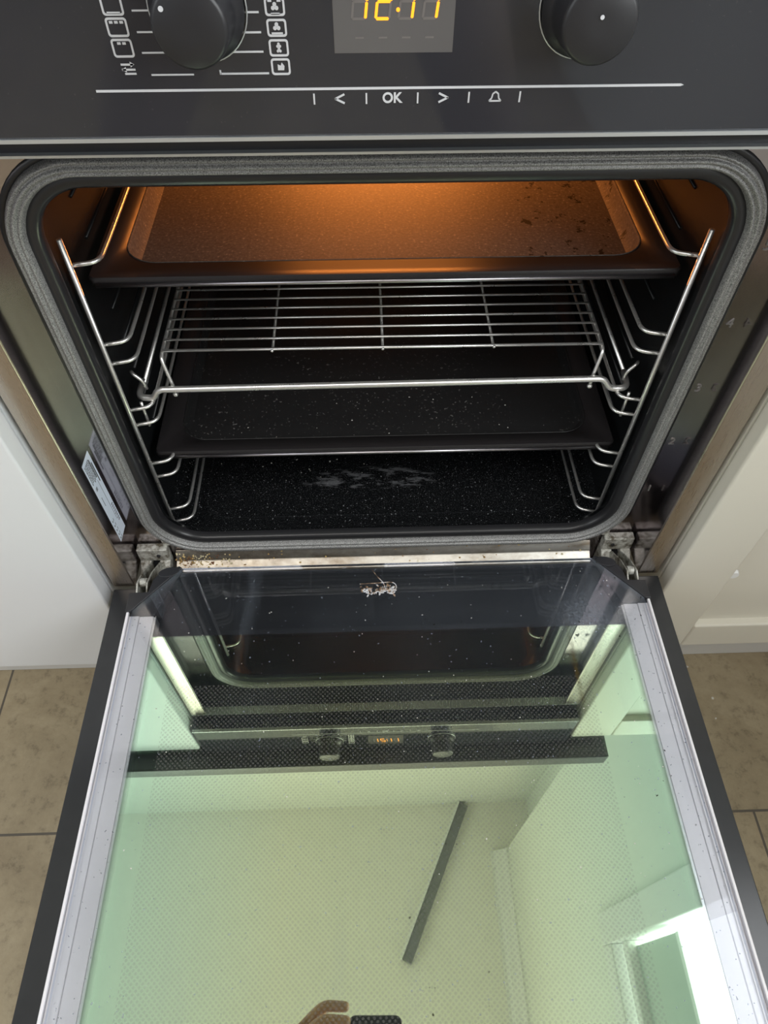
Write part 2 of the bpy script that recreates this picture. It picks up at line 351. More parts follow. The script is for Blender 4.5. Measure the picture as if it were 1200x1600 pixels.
def loft(bm, rings, close=True, caps=(False, False), mi=0):
    R_ = [[bm.verts.new(p) for p in r] for r in rings]; n = len(rings[0])
    for a, b_ in zip(R_, R_[1:]):
        for k in range(n if close else n-1):
            f = bm.faces.new((a[k], a[(k+1) % n], b_[(k+1) % n], b_[k])); f.material_index = mi
    if caps[0]: bm.faces.new(R_[0][::-1])
    if caps[1]: bm.faces.new(R_[-1])
    return R_
def cyl(bm, c, axis, r0, r1, h, n=32):
    c = Vector(c); axis = Vector(axis).normalized(); u = axis.orthogonal().normalized(); v = axis.cross(u)
    A = [bm.verts.new(c+(u*cos(2*pi*k/n)+v*sin(2*pi*k/n))*r0) for k in range(n)]
    B = [bm.verts.new(c+axis*h+(u*cos(2*pi*k/n)+v*sin(2*pi*k/n))*r1) for k in range(n)]
    bm.faces.new(A[::-1]); bm.faces.new(B)
    for k in range(n): bm.faces.new((A[k], A[(k+1) % n], B[(k+1) % n], B[k]))

ZF = -0.32      # floor level (z = 0 is the foot of the oven front)
ZC = 3.50       # ceiling

# ------------------------------------------------------------------ room shell
def struct(o): o['kind'] = 'structure'; return o
struct(boxo('floor', (-2.6, 0.87, -3.2, 0.62, ZF-0.05, ZF), M_floor))
struct(boxo('ceiling', (-2.6, 0.87, -3.2, 0.62, ZC, ZC+0.05), M_ceil))
struct(boxo('wall_back', (-2.6, 0.87, 0.62, 0.70, ZF, ZC), M_wall))
WX = 0.67; W0, W1, WZ0, WZ1 = -1.35, -0.15, 0.55, 1.86
bm = bmesh.new()
box(bm, WX, WX+0.20, -3.2, W0, ZF, ZC); box(bm, WX, WX+0.20, W1, 0.37, ZF, ZC)
box(bm, WX, WX+0.20, W0, W1, ZF, WZ0); box(bm, WX, WX+0.20, W0, W1, WZ1, ZC)
box(bm, WX+0.15, WX+0.20, 0.37, 0.62, ZF, ZC)
struct(finish('wall_right', bm, M_wall))
bm = bmesh.new()                                                    # moulded coving along the right wall
prof = [(WX, ZC), (WX, ZC-0.09), (WX-0.012, ZC-0.09), (WX-0.016, ZC-0.07), (WX-0.03, ZC-0.045), (WX-0.055, ZC-0.03), (WX-0.07, ZC-0.012), (WX-0.085, ZC-0.012), (WX-0.085, ZC)]
prism(bm, prof, -3.2, 0.37, 'y'); struct(finish('trim_1', bm, M_pvc))
# window in the right wall
win = tag(thing('window_1', (WX+0.05, (W0+W1)/2, WZ0), None, None), kind='structure')
bm = bmesh.new()
box(bm, WX-0.015, WX+0.10, W1-0.055, W1+0.03, WZ0-0.03, WZ1+0.03); box(bm, WX-0.015, WX+0.10, W0-0.03, W0+0.055, WZ0-0.03, WZ1+0.03)
box(bm, WX-0.015, WX+0.10, W0+0.055, W1-0.055, WZ1-0.055, WZ1+0.03); box(bm, WX-0.03, WX+0.10, W0+0.055, W1-0.055, WZ0-0.03, WZ0+0.05)
box(bm, WX+0.01, WX+0.08, W0+0.055, W1-0.055, WZ1-0.13, WZ1-0.085)
finish('window_frame', bm, M_pvc, win, bev=0.004)
boxo('roller_blind', (WX+0.035, WX+0.042, W0+0.06, W1-0.07, 1.385, WZ1-0.13), M_blind, win)
boxo('blind_batten', (WX+0.028, WX+0.048, W0+0.06, W1-0.07, 1.365, 1.385), M_pvc, win)

# ------------------------------------------------------------------ kitchen units
cabL = thing('base_cabinet', (-0.602, 0.0, ZF), 'white flat-fronted base cabinet to the left of the oven', 'cabinet')
boxo('door', (-0.900, -0.3015, -0.020, 0.0, -0.150, 0.556), M_white, cabL, bev=0.0025)
boxo('carcass', (-0.900, -0.3015, 0.001, 0.56, -0.150, 0.560), M_white, cabL)
boxo('plinth', (-0.900, -0.3015, 0.055, 0.075, ZF+0.001, -0.150), M_plinth, cabL)
cabR = thing('base_cabinet', (0.45, 0.0, ZF), 'cream panelled base unit to the right of the oven', 'cabinet')
bm = bmesh.new()
X0, X1, Z0, Z1 = 0.3015, 0.640, -0.147, 0.556
box(bm, X0, X0+0.066, -0.018, 0.0, Z0, Z1); box(bm, X1-0.066, X1, -0.018, 0.0, Z0, Z1)
box(bm, X0+0.066, X1-0.066, -0.018, 0.0, Z0, Z0+0.052); box(bm, X0+0.066, X1-0.066, -0.018, 0.0, Z1-0.066, Z1)
door = finish('door', bm, M_cream, cabR, bev=0.003)
boxo('door_panel', (X0+0.05, X1-0.05, -0.008, -0.001, Z0+0.04, Z1-0.05), M_cream, door)
bm = bmesh.new(); cyl(bm, (0.372, -0.010, 0.013), (0, -1, 0), 0.0062, 0.0052, 0.004, 24); finish('screw_cap', bm, M_pvc, door, smooth=False)
boxo('carcass', (X0, X1, 0.001, 0.33, Z0, 0.560), M_cream, cabR)
boxo('plinth', (X0, X1, 0.050, 0.070, ZF+0.001, Z0), M_plinth, cabR)
wt = thing('worktop', (-0.6, 0.25, 0.57), 'dark worktop slab running over the oven and the cabinets', 'worktop')
boxo('slab', (-1.6, 0.365, -0.045, 0.618, 0.578, 0.612), M_worktop, wt, bev=0.003)

# ------------------------------------------------------------------ oven
oven = thing('built_in_oven', (0, 0.25, 0), 'built-in oven with black control panel and its glass door folded down open', 'oven')
XO, XI, YF = 0.297, 0.2745, 0.040
# outer side strips + inner return walls of the front frame
for s in (-1, 1):
    bm = bmesh.new()
    a, c = sorted((s*XI, s*XO)); box(bm, a, c, 0.0, 0.05, 0.0, 0.458)
    o = finish('frame_side', bm, M_steel, oven, bev=0.0012)
    a, c = sorted((s*XI, s*(XI-0.0003))); boxo('return_wall', (a, c, 0.0012, YF, 0.0005, 0.450), M_face, o)
bm = bmesh.new(); box(bm, -XI, XI, 0.022, 0.05, 0.4505, 0.460); box(bm, -XO, XO, 0.004, 0.05, 0.459, 0.476)
finish('frame_head', bm, M_plastic, oven)
boxo('head_trim', (-XO, XO, 0.000, 0.012, 0.4580, 0.4595), M_trim, oven)
# recessed front face with the rounded opening
GZ0, GZ1 = 0.0325, 0.4240
GI = rrect(-0.236, 0.236, GZ0, GZ1, 0.042, 12); n = len(GI)
bm = bmesh.new()
def outer_of(p):   # project ring point to outer rectangle
    x, z = p; cx, cz = 0.0, 0.224; dx, dz = x-cx, z-cz; k = 1e9
    if dx: k = min(k, (XI if dx > 0 else -XI)/dx)
    if dz: k = min(k, ((0.450-cz) if dz > 0 else (-0.030-cz))/dz)
    return (cx+dx*k, cz+dz*k)
# face as two lofts plus corner filling by many samples is enough
def samp(ring):
    out = []
    for i in range(len(ring)):
        a, b_ = ring[i], ring[(i+1) % len(ring)]; L_ = math.hypot(b_[0]-a[0], b_[1]-a[1]); k = max(1, int(L_/0.01))
        out += [(a[0]+(b_[0]-a[0])*j/k, a[1]+(b_[1]-a[1])*j/k) for j in range(k)]
    return out
GS = samp(GI)
OS = [outer_of(p) for p in GS]
def snap(Q):
    for cx in (-XI, XI):
        for cz in (-0.030, 0.450):
            i = min(range(len(Q)), key=lambda i: (Q[i][0]-cx)**2+(Q[i][1]-cz)**2); Q[i] = (cx, cz)
snap(OS)
loft(bm, [[(x, YF, z) for x, z in GS], [(x, YF, z) for x, z in OS]])
face = finish('front_face', bm, M_face, oven); 
# polished sill strip under the opening
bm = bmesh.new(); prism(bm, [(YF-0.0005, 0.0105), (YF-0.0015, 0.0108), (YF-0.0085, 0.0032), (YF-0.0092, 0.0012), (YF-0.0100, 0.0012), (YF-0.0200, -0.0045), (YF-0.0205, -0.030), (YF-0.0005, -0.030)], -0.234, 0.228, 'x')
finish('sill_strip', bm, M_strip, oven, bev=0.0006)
boxo('bottom_tray_lip', (-XI, XI, 0.0, YF+0.005, -0.036, -0.0305), M_face, oven)
# cavity
bm = bmesh.new()
def ring3(x0, x1, z0, z1, r, y): return [(x, y, z) for x, z in samp2(rrect(x0, x1, z0, z1, r, 8))]
def samp2(r): return r
loft(bm, [ring3(-0.236, 0.236, GZ0, GZ1, 0.042, YF), ring3(-0.237, 0.237, GZ0-0.002, 0.4260, 0.042, 0.052), ring3(-0.240, 0.240, 0.010, 0.432, 0.030, 0.070), ring3(-0.240, 0.240, 0.008, 0.432, 0.028, 0.440), ring3(-0.225, 0.225, 0.025, 0.415, 0.020, 0.452)], caps=(False, True))
cav = finish('cavity', bm, M_enamel, oven, smooth=True)
try: cav.data.set_sharp_from_angle(angle=math.radians(55))
except Exception: pass
# pressed basin ridge in the cavity floor
bm = bmesh.new()
rg = rrect(-0.205, 0.205, 0.085, 0.425, 0.03, 8)
loft(bm, [[(x*1.03, (y-0.25)*1.03+0.25, 0.0078) for x, y in rg], [(x*1.015, (y-0.25)*1.015+0.25, 0.0105) for x, y in rg], [(x, y, 0.0080) for x, y in rg]])
finish('floor_ridge', bm, M_enamel, oven, smooth=True)
# pressed ribs on cavity side walls
for s in (-1, 1):
    bm = bmesh.new()
    for k in range(9):
        zz = 0.10+0.034*k
        cyl(bm, (s*0.2402, 0.12, zz), (0, 1, 0), 0.0016, 0.0016, 0.24, 8)
    finish('side_ribs', bm, M_enamel, oven, smooth=True)
# gasket: ribbed braided tube swept round the opening
def gasket_ring(off, y): return [(x, y, z) for x, z in rrect(-0.240-off, 0.240+off, GZ0-0.003-off, GZ1+0.0015+off, 0.046+off, 14)]
bm = bmesh.new()
loft(bm, [gasket_ring(-0.005, 0.046), gasket_ring(-0.005, 0.0395), gasket_ring(-0.0025, 0.0370), gasket_ring(0.0025, 0.0370), gasket_ring(0.005, 0.0385)])
finish('gasket_lip', bm, M_rubber, oven, smooth=True)
bm = bmesh.new(); prof = []
for k in range(25):
    t = k/24; prof.append((0.0035+0.0130*t, YF-0.0010-0.0062*sin(pi*t)**0.5-0.0022*abs(sin(3*pi*t))))
loft(bm, [gasket_ring(o_, y_) for o_, y_ in prof])
finish('door_gasket', bm, M_gask, oven, smooth=True)
bm = bmesh.new()
loft(bm, [gasket_ring(0.0160, YF-0.0015), gasket_ring(0.0185, YF-0.0030), gasket_ring(0.0208, YF-0.0005)])
finish('gasket_edge', bm, M_rubber, oven, smooth=True)
# oven body behind the front (outer casing)
bm = bmesh.new(); box(bm, -0.280, 0.280, 0.470, 0.560, -0.028, 0.560)
finish('rear_casing', bm, M_face, oven)
# level numbers embossed on the right of the face
def text_mesh(name, s, size, material, parent, origin, xdir, ydir, extrude=0.0004, align='CENTER', bold=0.0):
    cu = bpy.data.curves.new(name, 'FONT'); cu.body = s; cu.size = size; cu.extrude = extrude; cu.align_x = align; cu.align_y = 'CENTER'; cu.offset = bold
    t = bpy.data.objects.new(name+'_tmp', cu); COL.objects.link(t)
    dg = bpy.context.evaluated_depsgraph_get(); me = bpy.data.meshes.new_from_object(t.evaluated_get(dg)); bpy.data.objects.remove(t)
    X = Vector(xdir).normalized(); Y = Vector(ydir).normalized(); Z = X.cross(Y); R_ = Matrix((X, Y, Z)).transposed().to_4x4(); R_.translation = Vector(origin)
    me.transform(R_); me.materials.clear(); me.materials.append(material)
    o = bpy.data.objects.new(name, me); COL.objects.link(o)
    if parent is not None: o.parent = parent; o.matrix_parent_inverse = parent.matrix_world.inverted() if parent.type != 'EMPTY' else Matrix.Translation(-parent.location)
    return o
for s, zz in (('5', 0.372), ('4', 0.305), ('3', 0.237), ('2', 0.170), ('1', 0.100)):
    text_mesh('level_number', s, 0.012, M_number, oven, (0.2672, YF-0.0004, zz), (1, 0, 0), (0, 0, 1), 0.0004)
# rating plate on the left return wall
bm = bmesh.new(); box(bm, -XI+0.0002, -XI+0.0006, 0.0165, 0.0365, 0.062, 0.178); plate = finish('rating_plate', bm, M_sticker, oven)
bm = bmesh.new(); xq = -XI+0.0006
def ink(y0, y1, z0, z1): box(bm, xq, xq+0.00015, y0, y1, z0, z1)
for i in range(6):
    yy = 0.0185+i*0.0020
    zz = 0.174
    while zz > 0.150:
        l = random.uniform(0.0012, 0.0045); ink(yy, yy+0.0009, zz-l, zz); zz -= l+0.0009
ink(0.0300, 0.0312, 0.148, 0.172); ink(0.0322, 0.0336, 0.140, 0.166)
ink(0.0290, 0.0293, 0.085, 0.145)
for i in range(9): ink(0.0195+0.0012*(i % 3), 0.0203+0.0012*(i % 3), 0.1435-0.0016*(i//3)-0.001, 0.1435-0.0016*(i//3))
for i in range(6): ink(0.021, 0.0218, 0.128-0.0022*i-0.0014, 0.128-0.0022*i)
for i in range(8):
    yy = 0.0305; ink(yy+random.uniform(0, 0.001), yy+0.004, 0.105-0.0035*i-0.0012, 0.105-0.0035*i)
for zz in (0.094, 0.087, 0.080, 0.073, 0.067): ink(0.0185, 0.0225, zz-0.0030, zz-0.0026); ink(0.0185, 0.0190, zz-0.003, zz); ink(0.0220, 0.0225, zz-0.003, zz)
finish('plate_print', bm, M_ink, plate)
# control panel
PY = -0.020; PZ0, PZ1 = 0.477, 0.5745
panel = boxo('control_panel', (-0.297, 0.297, PY, 0.0, PZ0, PZ1), M_black, oven, bev=0.0015)
boxo('panel_trim', (-0.297, 0.297, PY-0.0006, PY+0.004, PZ0-0.0016, PZ0+0.0004), M_trim, panel)
boxo('panel_bracket', (-0.27, 0.27, 0.0002, 0.010, 0.4765, 0.573), M_plastic, panel)
yP = PY-0.0003
bm = bmesh.new()
def line(x0, x1, z, t=0.0008): box(bm, x0, x1, yP, PY, z-t/2, z+t/2)
def vline(x, z0, z1, t=0.0008): box(bm, x-t/2, x+t/2, yP, PY, z0, z1)
line(-0.148, 0.143, 0.5000, 0.0011)
bm.verts.ensure_lookup_table()
prism(bm, [(0.143, 0.49945), (0.1445, 0.5000), (0.143, 0.50055)], yP, PY, 'y')
for vx in (-0.0410, -0.0148, 0.0110, 0.0368, 0.0626): vline(vx, 0.4928, 0.4978)
def seg2(bm, p, q, t=0.0009):
    p = Vector(p); q = Vector(q); d = (q-p).normalized(); nrm = Vector((-d[1], d[0]))*t/2
    prism(bm, [tuple(p-nrm), tuple(q-nrm), tuple(q+nrm), tuple(p+nrm)], yP, PY, 'y')
for cx, s in ((-0.0282, -1), (0.0240, 1)):
    seg2(bm, (cx-s*0.0024, 0.4974), (cx+s*0.0024, 0.4952)); seg2(bm, (cx+s*0.0024, 0.4954), (cx-s*0.0024, 0.4932))
# bell
bp = [(0.0472, 0.4935), (0.0532, 0.4935), (0.0520, 0.4948), (0.0516, 0.4968), (0.0502, 0.4978), (0.0488, 0.4968), (0.0484, 0.4948)]
for i in range(len(bp)): seg2(bm, bp[i], bp[(i+1) % len(bp)], 0.0007)
def frame_icon(cx, cz, w_=0.0098, h_=0.0078):
    o_ = rrect(cx-w_/2, cx+w_/2, cz-h_/2, cz+h_/2, 0.0014, 4); i_ = rrect(cx-w_/2+0.0009, cx+w_/2-0.0009, cz-h_/2+0.0009, cz+h_/2-0.0009, 0.0007, 4)
    loft(bm, [[(x, PY, z) for x, z in o_], [(x, yP, z) for x, z in o_], [(x, yP, z) for x, z in i_], [(x, PY, z) for x, z in i_]])
RX, LX = -0.0560, -0.1295
zr = (0.5440, 0.5352, 0.5265, 0.5180, 0.5098)
zl = (0.5545, 0.5452, 0.5355, 0.5270, 0.5185)
for cz in (0.5355, 0.5270, 0.5185): frame_icon(LX, cz)
for cz in (0.5440, 0.5345, 0.5262, 0.5180, 0.5100): frame_icon(RX, cz, 0.0092, 0.0072)
line(LX-0.0030, LX+0.0030, 0.5327)
line(LX-0.0032, LX-0.0016, 0.5290, 0.001); line(LX-0.0008, LX+0.0008, 0.5290, 0.001); line(LX+0.0016, LX+0.0032, 0.5290, 0.001)
line(LX-0.0020, LX-0.0004, 0.5205, 0.001); line(LX+0.0004, LX+0.0020, 0.5205, 0.001)
line(LX-0.003, LX+0.003, 0.5116); prism(bm, [(LX+0.0015, 0.5104), (LX+0.0034, 0.5116), (LX+0.0015, 0.5128)], yP, PY, 'y')
line(LX-0.003, LX+0.0034, 0.5094); prism(bm, [(LX-0.0010, 0.5082), (LX-0.0030, 0.5094), (LX-0.0010, 0.5106)], yP, PY, 'y'); line(LX-0.002, LX+0.0034, 0.5076)
def fan(cx, cz, r=0.0016):
    for a in (90, 210, 330): 
        a = math.radians(a); cyl(bm, (cx+r*0.6*cos(a), yP, cz+r*0.6*sin(a)), (0, 1, 0), r*0.55, r*0.55, 0.0003, 10)
fan(RX, 0.5345); line(RX-0.003, RX-0.0012, 0.5368, 0.0008); line(RX+0.0012, RX+0.003, 0.5368, 0.0008); line(RX-0.002, RX+0.002, 0.5318, 0.0007)
fan(RX, 0.5266); line(RX-0.0026, RX+0.0026, 0.5240, 0.0007)
fan(RX, 0.5190, 0.0011); fan(RX, 0.5170, 0.0011)
prism(bm, [(RX-0.0015, 0.5085), (RX+0.0015, 0.5085), (RX+0.0018, 0.5102), (RX+0.0006, 0.5118), (RX, 0.5104), (RX-0.0014, 0.5110)], yP, PY, 'y')
for cz, x0 in ((0.5335, -0.1040), (0.5250, -0.1035), (0.5165, -0.103)): line(-0.1210+(0.5335-cz)*0.0, x0, cz, 0.0007)
line(-0.1190, -0.0985, 0.5070, 0.0007)
for cz, x0 in ((0.5325, -0.0765), (0.5245, -0.0765), (0.5165, -0.0795)): line(x0, -0.0635, cz, 0.0008)
line(-0.0855, -0.0620, 0.5072, 0.0008); vline(-0.0855, 0.5068, 0.5088)
finish('panel_symbols', bm, M_print, panel)
text_mesh('ok_marking', 'OK', 0.0066, M_print, panel, (-0.0019, PY, 0.4953), (1, 0, 0), (0, 0, 1), 0.0003, bold=0.00018)
# display
DX0, DX1, DZ0 = -0.0296, 0.0268, 0.5155
disp = boxo('display', (DX0, DX1, PY-0.0002, PY+0.001, DZ0, 0.553), M_disp, panel)
SEG = {'1': 'bc', '2': 'abged', '8': 'abcdefg'}
def digit(bm, ch, cx, z0, h=0.0135, w_=0.0062, t=0.0013, y=PY-0.0003):
    sk = 0.12
    def sx(x, z): return x+(z-z0)*sk
    def bar(xa, za, xb, zb):
        p = Vector((sx(xa, za), za)); q = Vector((sx(xb, zb), zb)); d = (q-p).normalized(); nn = Vector((-d[1], d[0]))*t/2; p = p+d*t*0.35; q = q-d*t*0.35; e_ = d*t*0.5
        prism(bm, [tuple(p-nn), tuple(q-nn), tuple(q+e_*0.6), tuple(q+nn), tuple(p+nn), tuple(p-e_*0.6)], y-0.0001, y, 'y')
    x0, x1 = cx-w_/2, cx+w_/2; zm = z0+h/2; z1 = z0+h
    S = dict(a=(x0, z1, x1, z1), b=(x1, zm, x1, z1), c=(x1, z0, x1, zm), d=(x0, z0, x1, z0), e=(x0, z0, x0, zm), f=(x0, zm, x0, z1), g=(x0, zm, x1, zm))
    for s in ch: bar(*S[s])
DZ = 0.5295
bm = bmesh.new()
for ch, cx in (('bc', -0.0178), ('abged', -0.0068), ('bc', 0.0038), ('bc', 0.0150)): digit(bm, ch, cx, DZ)
for cz in (0.0035, 0.0095):
    cyl(bm, (0.0006-0.0005+cz*0.1, PY-0.0004, DZ+cz), (0, 1, 0), 0.0009, 0.0009, 0.0002, 12)
finish('clock_digits', bm, M_digit, disp)
bm = bmesh.new()
for ch, cx in (('adefg', -0.0178), ('cf', -0.0068), ('adefg', 0.0038), ('adefg', 0.0150)): digit(bm, ch, cx, DZ, t=0.0011, y=PY-0.00022)
for cx in (-0.0195, -0.0085, 0.0025, 0.0135): box(bm, cx, cx+0.004, PY-0.00032, PY-0.0002, 0.5215, 0.5222)
finish('unlit_segments', bm, M_ghost, disp)
# knobs
for kx, lab in ((-0.091, 'left'), (0.088, 'right')):
    bm = bmesh.new(); kz = 0.5345; rr_ = 0.0168
    rings = []
    for r_, y in ((0.0215, PY-0.0002), (0.0212, PY-0.004), (0.0185, PY-0.007), (0.0172, PY-0.010), (rr_, PY-0.024), (rr_-0.0006, PY-0.0256), (rr_-0.002, PY-0.0265), (0.004, PY-0.0263)):
        rings.append([(kx+r_*cos(2*pi*k/48), y, kz+r_*sin(2*pi*k/48)) for k in range(48)])
    loft(bm, rings, caps=(True, True)); kn = finish('knob', bm, M_knob, panel, smooth=True)
    bm = bmesh.new(); tor = [(kx+0.0222*cos(2*pi*k/48), PY-0.0006, kz+0.0222*sin(2*pi*k/48)) for k in range(49)]
    tube(bm, tor, 0.0004, 8, cap=False); finish('knob_ring', bm, M_trim, kn, smooth=True)
    bm = bmesh.new(); 
    if kx < 0: cyl(bm, (kx-0.0105, PY-0.0262, kz+0.0075), (0, -1, 0), 0.0011, 0.0011, 0.0005, 16)
    else: cyl(bm, (kx, PY-0.0264, kz+0.003), (0, -1, 0), 0.0009, 0.0009, 0.0004, 16)
    finish('knob_mark', bm, M_print, kn)
# cavity lamp (lit) in the cavity ceiling
bm = bmesh.new(); cyl(bm, (0.0, 0.375, 0.4315), (0, 0, -1), 0.026, 0.020, 0.008, 24)
finish('lamp_cover', bm, M_bulb, oven)
ld = bpy.data.lights.new('oven_lamp', 'AREA'); ld.shape = 'RECTANGLE'; ld.size = 0.20; ld.size_y = 0.05; ld.energy = 2.6; ld.color = (1.0, 0.29, 0.05)
lo = bpy.data.objects.new('oven_lamp', ld); COL.objects.link(lo); lo.location = (0.0, 0.375, 0.422)

# hinge brackets in the two lower corners
for s in (-1, 1):
    bm = bmesh.new(); xc = s*0.2555
    y0 = YF-0.0015
    # U shaped catch plate with a slot
    for a, c in ((-0.0165, -0.0045), (0.0045, 0.0165)): prism(bm, [(y0, 0.006), (y0-0.010, 0.0065), (y0-0.026, -0.004), (y0-0.030, -0.016), (y0-0.030, -0.030), (y0, -0.030)], xc+a, xc+c, 'x')
    box(bm, xc-0.0165, xc+0.0165, y0-0.010, y0, 0.006, 0.026)
    hb = finish('hinge_bracket', bm, M_galv, oven, bev=0.0012)
    bm = bmesh.new(); box(bm, xc-0.0045, xc+0.0045, y0-0.014, y0-0.0005, -0.030, 0.000); finish('slot', bm, M_rubber, hb)
    bm = bmesh.new(); cyl(bm, (xc-s*0.006, y0-0.010, 0.016), (0, -1, 0), 0.0022, 0.0018, 0.0014, 16); finish('rivet', bm, M_rubber, hb)
    bm = bmesh.new(); box(bm, xc-s*0.016-0.004, xc-s*0.016+0.004, y0-0.004, y0, 0.026, 0.046); finish('hinge_tab', bm, M_galv, hb, bev=0.0008)

# ------------------------------------------------------------------ the open door (part of the oven)
DL = -0.475
bm = bmesh.new(); prism(bm, [(-0.297, -0.003), (0.297, -0.003), (0.297, DL), (-0.297, DL)], -0.0065, 0.0, 'z')
door = finish('door', bm, M_strut, oven, bev=0.0012)
ZG = 0.040                                                            # top of the inner pane
def cut(xh, y0, y1, c1, c2): return [(-xh, y1), (-xh, y0-c2), (-xh+c1, y0), (xh-c1, y0), (xh, y0-c2), (xh, y1)]
bm = bmesh.new(); prism(bm, cut(0.2565, -0.004, DL+0.035, 0.0430, 0.0490), ZG-0.004, ZG, 'z')
finish('inner_pane', bm, M_pane, door)
bm = bmesh.new(); box(bm, -0.236, 0.236, DL+0.04, -0.010, 0.016, 0.020); finish('dot_printed_pane', bm, M_dots, door)
for s in (-1, 1):
    bm = bmesh.new()
    def bxs(a, c, y0, y1, z0, z1):
        a, c = sorted((s*a, s*c)); box(bm, a, c, y0, y1, z0, z1)
    bxs(0.2360, 0.2500, DL+0.03, -0.0560, 0.0, 0.0340)
    bxs(0.2500, 0.2600, DL+0.03, -0.0560, 0.0, 0.0352)
    bxs(0.2600, 0.2625, DL+0.03, -0.0400, 0.0, 0.0385)
    finish('side_profile', bm, M_alu, door, bev=0.0006)
    bm = bmesh.new(); a, c = sorted((s*0.2336, s*0.2358)); box(bm, a, c, DL+0.03, -0.0570, 0.003, 0.0335)
    finish('seal_strip', bm, M_trim, door)
    # black plastic corner block, notched round the hinge
    pts = [(0.2630, -0.0560), (0.2630, -0.0325), (0.2440, -0.0315), (0.2415, -0.0170), (0.2350, -0.0085), (0.2170, -0.0015), (0.2140, -0.0045), (0.2350, -0.0560)]
    pts = [(s*x, y) for x, y in pts]
    bm = bmesh.new(); prism(bm, pts, 0.0, ZG-0.0045, 'z')
    cc = finish('corner_block', bm, M_plastic, door, bev=0.001)
    lipp = [(0.2630, -0.0535), (0.2630, -0.0325), (0.2440, -0.0315), (0.2415, -0.0170), (0.2350, -0.0085), (0.2170, -0.0015), (0.2140, -0.0035), (0.2575, -0.0530)]
    bm = bmesh.new(); prism(bm, [(s*x, y) for x, y in lipp], ZG-0.0045, ZG+0.0008, 'z'); finish('corner_lip', bm, M_plastic, door, bev=0.0008)
    bm = bmesh.new(); el = [(s*(0.2265+0.0100*cos(t)-0.003*sin(t)), -0.0095+0.0060*sin(t)) for t in [2*pi*k/24 for k in range(24)]]
    prism(bm, el, ZG+0.0008, ZG+0.0022, 'z'); finish('corner_pad', bm, M_plastic, door, bev=0.0006)
    # hinge arm with roller
    bm = bmesh.new(); xc = s*0.2540
    for dx in (-0.0060, 0.0042):
        prism(bm, [(-0.030, 0.004), (-0.030, 0.030), (-0.018, 0.036), (0.000, 0.028), (0.024, 0.010), (0.030, -0.006), (0.012, -0.002)], xc+dx, xc+dx+0.0018, 'x')
    ha = finish('hinge_arm', bm, M_galv, door, bev=0.0005)
    bm = bmesh.new(); cyl(bm, (xc-0.0035, -0.014, 0.030), (1, 0, 0), 0.0048, 0.0048, 0.0070, 24); cyl(bm, (xc-0.0060, -0.014, 0.030), (1, 0, 0), 0.0024, 0.0024, 0.012, 18)
    finish('roller', bm, M_galv, ha, bev=0.0004)
bm = bmesh.new(); box(bm, -0.2335, 0.2335, -0.0115, -0.0065, 0.0, 0.0345); finish('hinge_side_profile', bm, M_plastic, door)
bm = bmesh.new(); box(bm, -0.2335, 0.2335, DL+0.025, DL+0.036, 0.0, 0.0345); finish('front_profile', bm, M_alu, door)
# bar handle under the far edge
bm = bmesh.new(); tube(bm, [(-0.24, DL+0.045, -0.045), (0.24, DL+0.045, -0.045)], 0.007, 16)
for hx in (-0.20, 0.20): tube(bm, [(hx, DL+0.045, -0.045), (hx, DL+0.045, -0.006)], 0.006, 12)
finish('handle', bm, M_chrome, door, smooth=True)

# ------------------------------------------------------------------ shelf rails
TIERS = [(0.058, 0.036), (0.132, 0.112), (0.205, 0.186), (0.279, 0.259), (0.352, None)]
for s, word in ((-1, 'left'), (1, 'right')):
    rail = thing('shelf_rail', (s*0.232, 0.24, 0.04), 'chromed wire shelf rail hooked on the %s wall inside the oven' % word, 'shelf rail')
    X = s*0.2325
    tubeo('upright', [(X, 0.058, 0.028), (X, 0.058, 0.374)], 0.0021, M_wire, rail)
    tubeo('upright', [(X, 0.430, 0.028), (X, 0.430, 0.374)], 0.0021, M_wire, rail)
    for za, zb in TIERS:
        for zz in (za, zb):
            if zz is None: continue
            p = fillet([(X, 0.0600, zz), (s*0.2125, 0.0640, zz), (s*0.2120, 0.095, zz), (s*0.2120, 0.426, zz), (X, 0.430, zz)], 0.010)
            tubeo('rung', p, 0.0017, M_wire, rail, 8)

